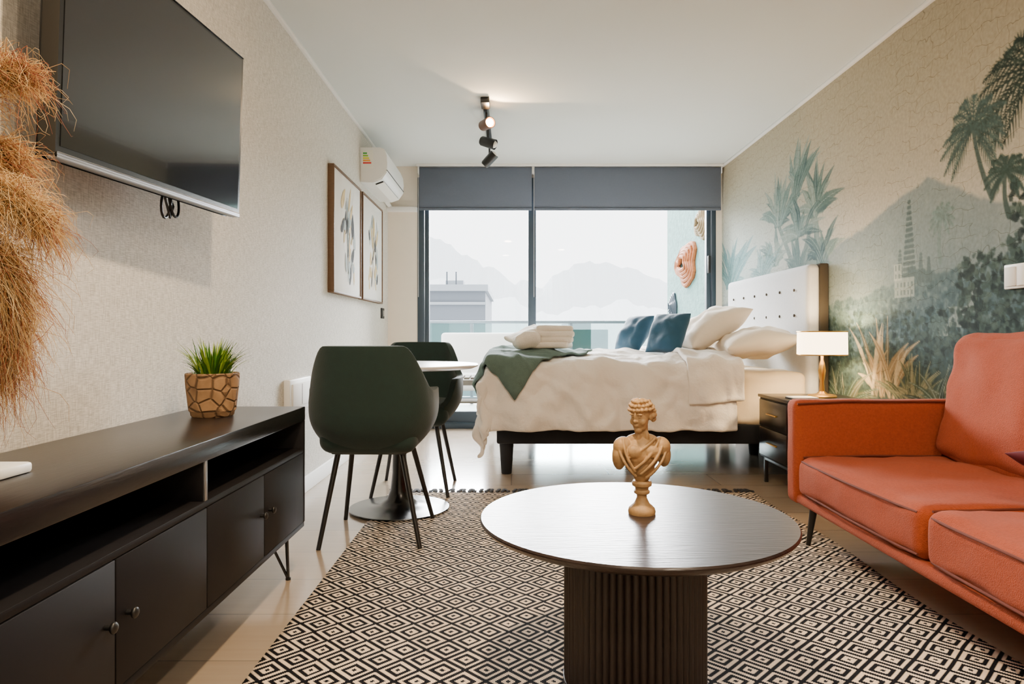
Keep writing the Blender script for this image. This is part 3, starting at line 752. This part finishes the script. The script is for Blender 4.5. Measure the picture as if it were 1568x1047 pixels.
ell((0,-.002,.118),(.032,.024,.032)); ell((0,0,.094),(.021,.018,.018))
for i in range(8): ell((-.002*i/7,.003-.006*i/7,.185+.045*i/7),(.0165,.0165,.012))
ell((-.010,-.012,.194),(.006,.006,.014)); ell((.010,-.012,.194),(.006,.006,.014))
for k,(pa,pm,pb) in enumerate([((.040,-.010,.186),(.02,-.045,.150),(-.020,-.030,.118)),((.052,-.008,.182),(.035,-.046,.140),(-.008,-.030,.104)),((.062,-.006,.170),(.045,-.040,.125),(.006,-.026,.094)),((-.048,-.012,.184),(-.05,-.035,.150),(-.022,-.028,.110)),((-.060,-.008,.172),(-.058,-.03,.135),(-.02,-.024,.098)),((.030,-.012,.188),(0,-.040,.165),(-.040,-.020,.140))]):
    pa,pm,pb=map(Vector,(pa,pm,pb))
    for i in range(26):
        t_=i/25; p=(1-t_)**2*pa+2*t_*(1-t_)*pm+t_*t_*pb; ell(p,(.0040,.0040,.0040),seg=10)
HR=Matrix.Rotation(math.radians(-38),3,'Z')@Matrix.Rotation(math.radians(8),3,'X')
HC=Vector((-.003,-.006,.247))
def h(c,rad,seg=16): ell(HC+HR@Vector(c)*1.06,Vector(rad)*1.06,HR,seg)
h((0,.006,.008),(.0255,.030,.029),24); h((0,-.008,-.010),(.0195,.021,.029),24); h((0,-.019,-.0325),(.0095,.0095,.0085)); h((0,-.010,-.026),(.016,.015,.012))
h((0,-.0305,-.0095),(.0042,.0055,.0045)); h((0,-.0285,-.001),(.0030,.0045,.011)); h((-.003,-.029,-.011),(.0028,.003,.0026)); h((.003,-.029,-.011),(.0028,.003,.0026))
for s in(-1,1):
    h((s*.009,-.0245,.0055),(.0085,.0048,.0025)); h((s*.0085,-.0240,-.0005),(.0042,.0036,.0024)); h((s*.0115,-.0175,-.013),(.0085,.0085,.009)); h((s*.0235,.003,-.006),(.0035,.006,.008))
h((0,-.0285,-.0195),(.0062,.0030,.0016)); h((0,-.0280,-.0230),(.0050,.0030,.0018))
rr=random.Random(2)
for ring,(zz,ra_,rb_,nn) in enumerate(((.014,.0275,.0315,18),(.024,.0245,.028,16),(.0315,.018,.021,12))):
    for i in range(nn):
        a=2*math.pi*i/nn+ring*.3; 
        h((ra_*math.cos(a),.006+rb_*math.sin(a),zz-(.008 if math.sin(a)>.1 else 0)+rr.uniform(-.001,.001)),(.0058,.0058,.0048),10)
for i in range(16):
    a=math.pi*i/15; h((.026*math.cos(a),.010+.028*math.sin(a),-.004),(.006,.006,.006),10)
for i in range(12):
    a=math.pi*i/11; h((.023*math.cos(a),.014+.023*math.sin(a),-.014),(.0055,.0055,.006),10)
h((0,.036,.004),(.012,.012,.012)); h((.005,.040,-.004),(.007,.007,.008)); h((-.006,-.004,.034),(.008,.008,.006)); h((.006,-.004,.034),(.008,.007,.006))
o=finish(bm,'sculpted_figure',m_gold,r,ang=180)
o.data.transform(Matrix.Translation((bx,by,bz)))
md=o.modifiers.new('rm','REMESH'); md.mode='VOXEL'; md.voxel_size=.0013; md.use_smooth_shade=True
md=o.modifiers.new('sm','SMOOTH'); md.factor=.5; md.iterations=2

# =================== dining chairs & table ===================
def chair(name,cx,cy,face,lo=0):
    r=root(name,(cx,cy,0)); bm=bmesh.new(); NA,NH=64,16; G=[]
    amax=math.radians(142)
    for i in range(NA+1):
        th=-amax+2*amax*i/NA
        a=abs(math.degrees(th))
        s1=1-sm(np.array(a),34,82); top=.625+.19*float(s1)
        s2=float(sm(np.array(a),112,142)); top-=.135*s2
        row=[]
        for j in range(NH+1):
            f=j/NH; z=.385+(top-.385)*f
            zz=(z-.385)/.43
            g_=.62+.38*(1-(1-min(1,zz*2.6))**2.2)
            fl=1+.02*zz
            ex=.62
            sx_=math.sin(th); cyy=-math.cos(th)
            X=math.copysign(abs(sx_)**ex,sx_)*.243*g_*fl
            Yv=math.copysign(abs(cyy)**ex,cyy)*.255*g_*fl
            if cyy<0: Yv-=.035*max(0,zz-.4)
            X*=1-.13*max(0,zz-.45)*2*(1 if a<75 else .4)
            row.append(bm.verts.new((cx+X,cy+face*Yv,z)))
        G.append(row)
    for i in range(NA):
        for j in range(NH): bm.faces.new((G[i][j],G[i+1][j],G[i+1][j+1],G[i][j+1]))
    bm.normal_update()
    o=finish(bm,'upholstered_shell',m_green,r,ang=180)
    md=o.modifiers.new('s','SOLIDIFY'); md.thickness=.036; md.offset=0
    md=o.modifiers.new('b','BEVEL'); md.width=.013; md.segments=3; md.limit_method='ANGLE'; md.angle_limit=math.radians(50)
    softbox('seat_cushion',(cx,cy+face*.01,.435),(.40,.44,.115),.05,m_green,r,puff=(0,0,.015))
    softbox('seat_underside',(cx,cy,.385),(.32,.33,.035),.016,m_green,r,cuts=8)
    for k,(sx_,sy_) in enumerate(((-1,-1),(1,-1),(-1,1),(1,1))):
        fx=cx+lo+sx_*.203; fy=cy+sy_*face*.225
        fz=RT if (fx>-.66 and fy<3.7) else 0
        tube('leg_%d'%k,[(cx+sx_*.13,cy+sy_*face*.13,.385),(fx,fy,fz)],.0125,m_black,r,r2=.0095,n=12)
chair('dining_chair',-.583,2.95,1,.015); chair('dining_chair.001',-.535,3.80,-1)
r=root('dining_table',(-.55,3.34,0))
m_ttop=M('white_table_top',rgb(232,232,230),.25,var=.01)
lathe('table_top',[(0,.695),(.36,.695),(.385,.705),(.388,.712),(.385,.716),(0,.716)],-.55,3.36,m_ttop,r,n=96)
lathe('pedestal',[(0,RT),(.243,RT),(.245,.010),(.243,.014),(.16,.017),(.095,.028),(.062,.055),(.045,.10),(.036,.18),(.033,.30),(.033,.66),(.06,.685),(.11,.695),(0,.695)],-.55,3.36,m_gloss,r,n=72)

# =================== bed ===================
r=root('bed',(.9,4.9,0)); BX0,BX1,BY0,BY1=-.09,1.82,4.16,5.66
box('base_frame',BX0,BX1,BY0,BY1,.192,.31,m_bedbase,r,.012)
softbox('mattress',((BX0+BX1)/2,(BY0+BY1)/2,.465),(BX1-BX0-.02,BY1-BY0,.33),.05,m_sheet,r,puff=(0,0,.01),wr=.012,cuts=40)
for i,(x,y) in enumerate(((-.03,4.23),(-.03,5.58),(.85,4.9),(1.74,4.23),(1.74,5.58),(-.03,4.9),(1.74,4.9))):
    lathe('leg_%d'%i,[(0,.0),(.030,.0),(.032,.004),(.045,.192),(0,.192)],x,y,m_bedbase,r,n=20)
HX=1.835
softbox('headboard_pad',(HX+.0,(4.13+5.68)/2,.79),(.075,1.55,1.0),.03,m_head,r,puff=(.01,0,0),cuts=26)
box('headboard_back',HX+.03,HX+.085,4.125,5.685,.0,1.292,m_headside,r,.008)
for iy in range(6):
    for iz in range(2):
        y=4.32+iy*.235; z=.98+iz*.16
        bm=bmesh.new(); bmesh.ops.create_uvsphere(bm,u_segments=12,v_segments=8,radius=.010)
        for v in bm.verts: v.co=Vector((HX-.046+v.co.x*.5,y+v.co.y,z+v.co.z))
        finish(bm,'button_%d_%d'%(iy,iz),m_headside,r)
def clothpt(s,t,off,top):
    x0,x1,y0,y1=BX0,BX1+5,BY0,BY1
    dx=max(0,x0-s)-0; dy=(y0-t) if t<y0 else (t-y1 if t>y1 else 0)
    d=math.hypot(dx,dy); rr_=.06
    fall=d-rr_*(1-math.exp(-d/rr_)) 
    out=lambda q_: rr_*(1-math.exp(-q_/rr_))+.10*q_
    hang=min(1,d/.2)
    x=max(s,x0)-out(dx); y=min(max(t,y0),y1)+(-out(dy) if t<y0 else out(dy))
    fold=.024*math.sin(s*17+1.3*math.sin(t*5))*hang*(1 if dy>0 else 0)
    fold2=.018*math.sin(t*16+1.1)*hang*(1 if dx>0 else 0)
    y+= fold*(-1 if t<y0 else 1); x-=fold2
    rd_=1-abs(noise.noise(Vector((s*5+t*2,t*4-s,3.3))))*2
    nz=noise.noise(Vector((s*3.2,t*3.2,1.7)))*.032+noise.noise(Vector((s*8,t*7,5.7)))*.018+noise.noise(Vector((s*19,t*16,2.7)))*.008+max(0,rd_)**4*.018
    w=noise.noise(Vector((s*7,t*7,9.1)))*.030*hang+noise.noise(Vector((s*16,t*14,3.1)))*.016*hang+max(0,rd_)**4*.022*hang
    cr=.03*(1-((min(max(t,y0),y1)-(y0+y1)/2)/((y1-y0)/2))**2)
    z=top+cr+nz*(1-.6*hang)-fall
    if dy>0: y+=(-w-off if t<y0 else w+off)
    if dx>0: x-=w+off
    return Vector((x,y,z+off*(1-hang)))
def cloth(name,org,ux,uy,ns,nt_,off,top,mat,parent,thick,hemfn=None):
    bm=bmesh.new(); G=[]
    for i in range(ns+1):
        row=[]
        for j in range(nt_+1):
            s=org[0]+ux[0]*i/ns+uy[0]*j/nt_; t_=org[1]+ux[1]*i/ns+uy[1]*j/nt_
            row.append(bm.verts.new(clothpt(s,t_,off,top)))
        G.append(row)
    for i in range(ns):
        for j in range(nt_): bm.faces.new((G[i][j],G[i+1][j],G[i+1][j+1],G[i][j+1]))
    o=finish(bm,name,mat,parent,ang=180)
    md=o.modifiers.new('s','SOLIDIFY'); md.thickness=thick; md.offset=-.2
    md=o.modifiers.new('ss','SUBSURF'); md.levels=1; md.render_levels=1
    return o
rd=root('duvet',(.6,4.9,.7))
cloth('quilted_cover',(-.09-.42,4.16-.46),(1.86,0),(0,1.5+.46+.45),120,130,0,.685,m_duvet,rd,.028)
cloth('folded_top',(1.05,4.16-.30),(.34,0.02),(-.02,1.5+.6),26,110,.035,.685,m_duvet,rd,.03)
rt=root('throw_blanket',(.0,4.5,.7))
cloth('knitted_cloth',(-.40,4.42),(.42,-.54),(.54,.80),44,60,.03,.69,m_throw,rt,.014)
r=root('folded_towels',(.2,4.65,.74))
for i,(dx,dy,w,d_) in enumerate(((0,0,.36,.30),(.03,.01,.33,.28),(.05,0,.28,.26),(.05,.01,.25,.24))):
    softbox('towel_%d'%i,(.22+dx,4.62+dy,.79+.036*i),(w,d_,.042),.018,m_towel,r,puff=(.0,0,.004),rot=Euler((0,0,.12*i-.2)),wr=.006)
softbox('draped_towel',(.10,4.58,.865),(.26,.22,.035),.016,m_towel,r,puff=(0,0,.01),rot=Euler((.05,-.35,.4)),wr=.02)
softbox('rolled_towel',(.10,4.50,.82),(.20,.13,.09),.04,m_towel,r,puff=(0,0,.01),rot=Euler((.0,-.2,.3)),wr=.02)
pillow('pillow',(1.36,4.72,.905),.50,.44,.20,Euler((math.radians(0),math.radians(-30),math.radians(10))),m_pillow,seed=1)
pillow('pillow.001',(1.575,4.43,.805),.44,.62,.19,Euler((0,math.radians(-8),math.radians(-8))),m_pillow,seed=2)
pillow('pillow.002',(1.60,5.25,.80),.42,.60,.18,Euler((0,math.radians(-10),0)),m_pillow,seed=3)
pillow('throw_cushion',(1.05,4.58,.87),.29,.28,.14,Euler((0,math.radians(-64),math.radians(40))),m_blue,seed=4,pinch=.04)
pillow('throw_cushion.001',(.90,5.00,.87),.29,.28,.14,Euler((0,math.radians(-60),math.radians(28))),m_blue,seed=5,pinch=.04)

# =================== nightstand + lamp ===================
r=root('nightstand',(1.68,3.8,0))
box('cabinet',1.465,1.905,3.60,4.02,.15,.495,m_blackdoor,r,.004)
box('top',1.455,1.905,3.59,4.03,.495,.512,m_blackwood,r,.003)
box('drawer_front_upper',1.455,1.466,3.615,4.005,.335,.485,m_blackwood,r,.003); box('drawer_front_lower',1.455,1.466,3.615,4.005,.165,.325,m_blackwood,r,.003)
box('handle_upper',1.445,1.456,3.74,3.88,.405,.413,m_brass,r,.002); box('handle_lower',1.445,1.456,3.74,3.88,.240,.248,m_brass,r,.002)
for i,(x,y) in enumerate(((1.49,3.62),(1.49,3.99),(1.88,3.62),(1.88,3.99))): box('leg_%d'%i,x-.01,x+.01,y-.01,y+.01,0,.15,m_black,r,.002)
box('leg_brace',1.48,1.50,3.62,3.99,.13,.15,m_black,r,.002)
r=root('table_lamp',(1.73,3.80,.512)); lx,ly=1.73,3.80
lathe('base',[(0,.512),(.075,.512),(.077,.518),(.070,.526),(.03,.532),(.014,.545),(.011,.60),(.016,.63),(.020,.66),(.014,.70),(.008,.72),(.008,.80),(0,.80)],lx,ly,m_brass,r,n=40)
m_shade=M('lamp_shade',rgb(250,236,208),.8,var=.02,emit=(1,.74,.44),estr=8)
lathe('shade',[(.131,.748),(.129,.876),(.127,.876),(.129,.748),(.131,.748)],lx,ly,m_shade,r,n=64)
for i,z in enumerate((.748,.876)): tube('shade_ring_%d'%i,[(lx+.130*math.cos(a*math.pi/24),ly+.130*math.sin(a*math.pi/24),z) for a in range(48)],.0035,m_brass,r,cyc=True,n=8)
for i in range(3): tube('spider_%d'%i,[(lx,ly,.80),(lx+.129*math.cos(i*2.09),ly+.129*math.sin(i*2.09),.86)],.002,m_brass,r,n=6)
l=bpy.data.lights.new('lamp_bulb','POINT'); l.energy=34; l.color=(1,.70,.38); l.shadow_soft_size=.03
lo=bpy.data.objects.new('lamp_bulb',l); lo.location=(lx,ly,.83); C.objects.link(lo); par(lo,r)
r=root('book',(1.56,3.72,.512)); box('cover',1.50,1.64,3.63,3.74,.512,.518,m_blackdoor,r,.001); box('pages',1.503,1.637,3.633,3.737,.518,.524,m_white,r,.001)

# =================== sofa ===================
r=root('sofa',(1.5,1.8,0))
SX0=1.165; SX1=1.915; SY0=.72; SY1=2.90
box('base_rail',SX0+.01,SX1,SY0+.02,SY1-.02,.165,.205,m_sofa,r,.015,3)
softbox('arm_far',((SX0+SX1)/2,SY1-.05,.375),(SX1-SX0,.10,.43),.03,m_sofa,r,puff=(0,.006,0),cuts=20,wr=.003)
softbox('arm_near',((SX0+SX1)/2,SY0+.05,.375),(SX1-SX0,.10,.43),.03,m_sofa,r,puff=(0,.006,0),cuts=20)
softbox('backrest',(SX1-.03,(SY0+SY1)/2,.45),(.06,SY1-SY0-.02,.52),.028,m_sofa,r,cuts=20)
mid=1.945
for nm,a,b_ in (('seat_cushion_a',mid+.004,SY1-.105),('seat_cushion_b',SY0+.105,mid-.004)):
    softbox(nm,(SX0+.345,(a+b_)/2,.284),(.68,b_-a,.160),.040,m_sofa,r,puff=(.010,.0,.016),wr=.010,cuts=40)
    for q_,zz in (('top',.345),('bottom',.222)):
        tube('piping_%s_%s'%(nm,q_),[(SX0+.013,a+.03,zz),(SX0+.005,a+.12,zz),(SX0-.002,(a+b_)/2,zz),(SX0+.005,b_-.12,zz),(SX0+.013,b_-.03,zz)],.004,m_pipe,r,n=8)
    tube('piping_%s_side'%nm,[(SX0+.03,b_-.006,.358),(SX0+.3,b_-.004,.365),(SX0+.6,b_-.006,.363)],.004,m_pipe,r,n=8)
for nm,a,b_ in (('back_cushion_a',mid+.01,SY1-.12),('back_cushion_b',SY0+.13,mid-.01)):
    softbox(nm,(1.815,(a+b_)/2,.605),(.13,b_-a,.50),.045,m_sofa,r,puff=(.028,0,.02),rot=Euler((0,math.radians(12),0)),wr=.016,cuts=36)
tube('arm_piping',[(SX0+.01,SY1-.10,.575),(SX0+.2,SY1-.101,.585),(SX1-.05,SY1-.101,.585)],.004,m_pipe,r,n=8)
for i,(x,y) in enumerate(((SX0+.06,2.76),(SX1-.08,2.76),(SX0+.06,.86),(SX1-.08,.86))):
    fx=x-.02 if i%2==0 else x+.02
    tube('leg_%d'%i,[(x,y,.17),(fx,y-.01*(1 if y<2 else -1),RT if fx<1.31 else 0)],.016,m_black,r,r2=.009,n=12)
pillow('plum_cushion',(1.62,1.83,.475),.34,.36,.12,Euler((math.radians(-8),math.radians(24),.3)),m_purple,seed=9,pinch=.1)

# =================== lights ===================
w=bpy.data.worlds.new('World'); bpy.context.scene.world=w; w.use_nodes=True
bg=w.node_tree.nodes['Background']; bg.inputs[0].default_value=(.97,.985,1,1); bg.inputs[1].default_value=6
s=bpy.data.lights.new('sky_sun','SUN'); s.energy=62; s.angle=math.radians(60); s.color=(.98,.985,1)
so=bpy.data.objects.new('sky_sun',s); so.rotation_euler=Vector((.05,-1,-.45)).to_track_quat('-Z','Y').to_euler(); C.objects.link(so)
pl=bpy.data.lights.new('window_portal','AREA'); pl.shape='RECTANGLE'; pl.size=2.65; pl.size_y=1.9; pl.cycles.is_portal=True
po=bpy.data.objects.new('window_portal',pl); po.location=(.5,6.36,1.1); po.rotation_euler=Vector((0,-1,0)).to_track_quat('-Z','Z').to_euler(); C.objects.link(po)
m_fix=M('downlight_lens',(1,.9,.75),.4,emit=(1,.85,.65),estr=6)
def down(name,x,y,e,col=(1,.80,.58),size=.12):
    r=root(name,(x,y,CEIL))
    lathe('ring',[(.07,CEIL-.001),(.072,CEIL-.006),(.055,CEIL-.008),(.052,CEIL-.001)],x,y,m_white,r,n=32)
    lathe('lens',[(0,CEIL-.003),(.052,CEIL-.003)],x,y,m_fix,r,n=32)
    l=bpy.data.lights.new(name+'_light','AREA'); l.shape='DISK'; l.size=size; l.energy=e; l.color=col
    o=bpy.data.objects.new('light',l); o.location=(x,y,CEIL-.012); C.objects.link(o); par(o,r)
down('recessed_downlight',-.05,1.4,60,(1,.74,.46))
down('fill_downlight_a',.9,.3,36)  # added out-of-view lamp, fills the near part of the room
down('fill_downlight_b',-.1,-.6,26)  # added fill lamp behind the camera, out of view
r=root('globe_fill_lamp',(.45,-1.2,1.9))  # unseen globe added behind the camera to brighten room and ceiling
m_globe=M('fill_globe_glow',(1,.95,.9),.3,emit=(1,.90,.78),estr=8)  # glowing surface of the added fill globe
bm=bmesh.new(); bmesh.ops.create_uvsphere(bm,u_segments=32,v_segments=20,radius=.2)
for v in bm.verts: v.co+=Vector((.45,-1.2,1.8))
finish(bm,'globe',m_globe,r); tube('cord',[(.45,-1.2,2.4),(.45,-1.2,2.0)],.004,m_black,r)
l=bpy.data.lights.new('gl','POINT'); l.energy=70; l.color=(1,.88,.74); l.shadow_soft_size=.22
o=bpy.data.objects.new('globe_light',l); o.location=(.45,-1.2,1.8); C.objects.link(o); par(o,r)
l=bpy.data.lights.new('tl','SPOT'); l.energy=24; l.color=(1,.66,.36); l.spot_size=2.2; l.shadow_soft_size=.02
o=bpy.data.objects.new('spot_bulb_light',l); o.location=(-.13,4.555,2.29); o.rotation_euler=Vector((.5,-.9,-.05)).to_track_quat('-Z','Y').to_euler(); C.objects.link(o); par(o,bpy.data.objects['track_light'])

# =================== camera ===================
cd=bpy.data.cameras.new('camera'); cd.sensor_width=36; cd.lens=36*F/1568; cd.clip_start=.05; cd.clip_end=3000
cd.shift_x=(784-VX)/1568; cd.shift_y=-(523.4-HY)/1568
cam=bpy.data.objects.new('camera',cd); cam.location=(0,0,CH); cam.rotation_euler=(math.pi/2,0,0); C.objects.link(cam)
bpy.context.scene.camera=cam
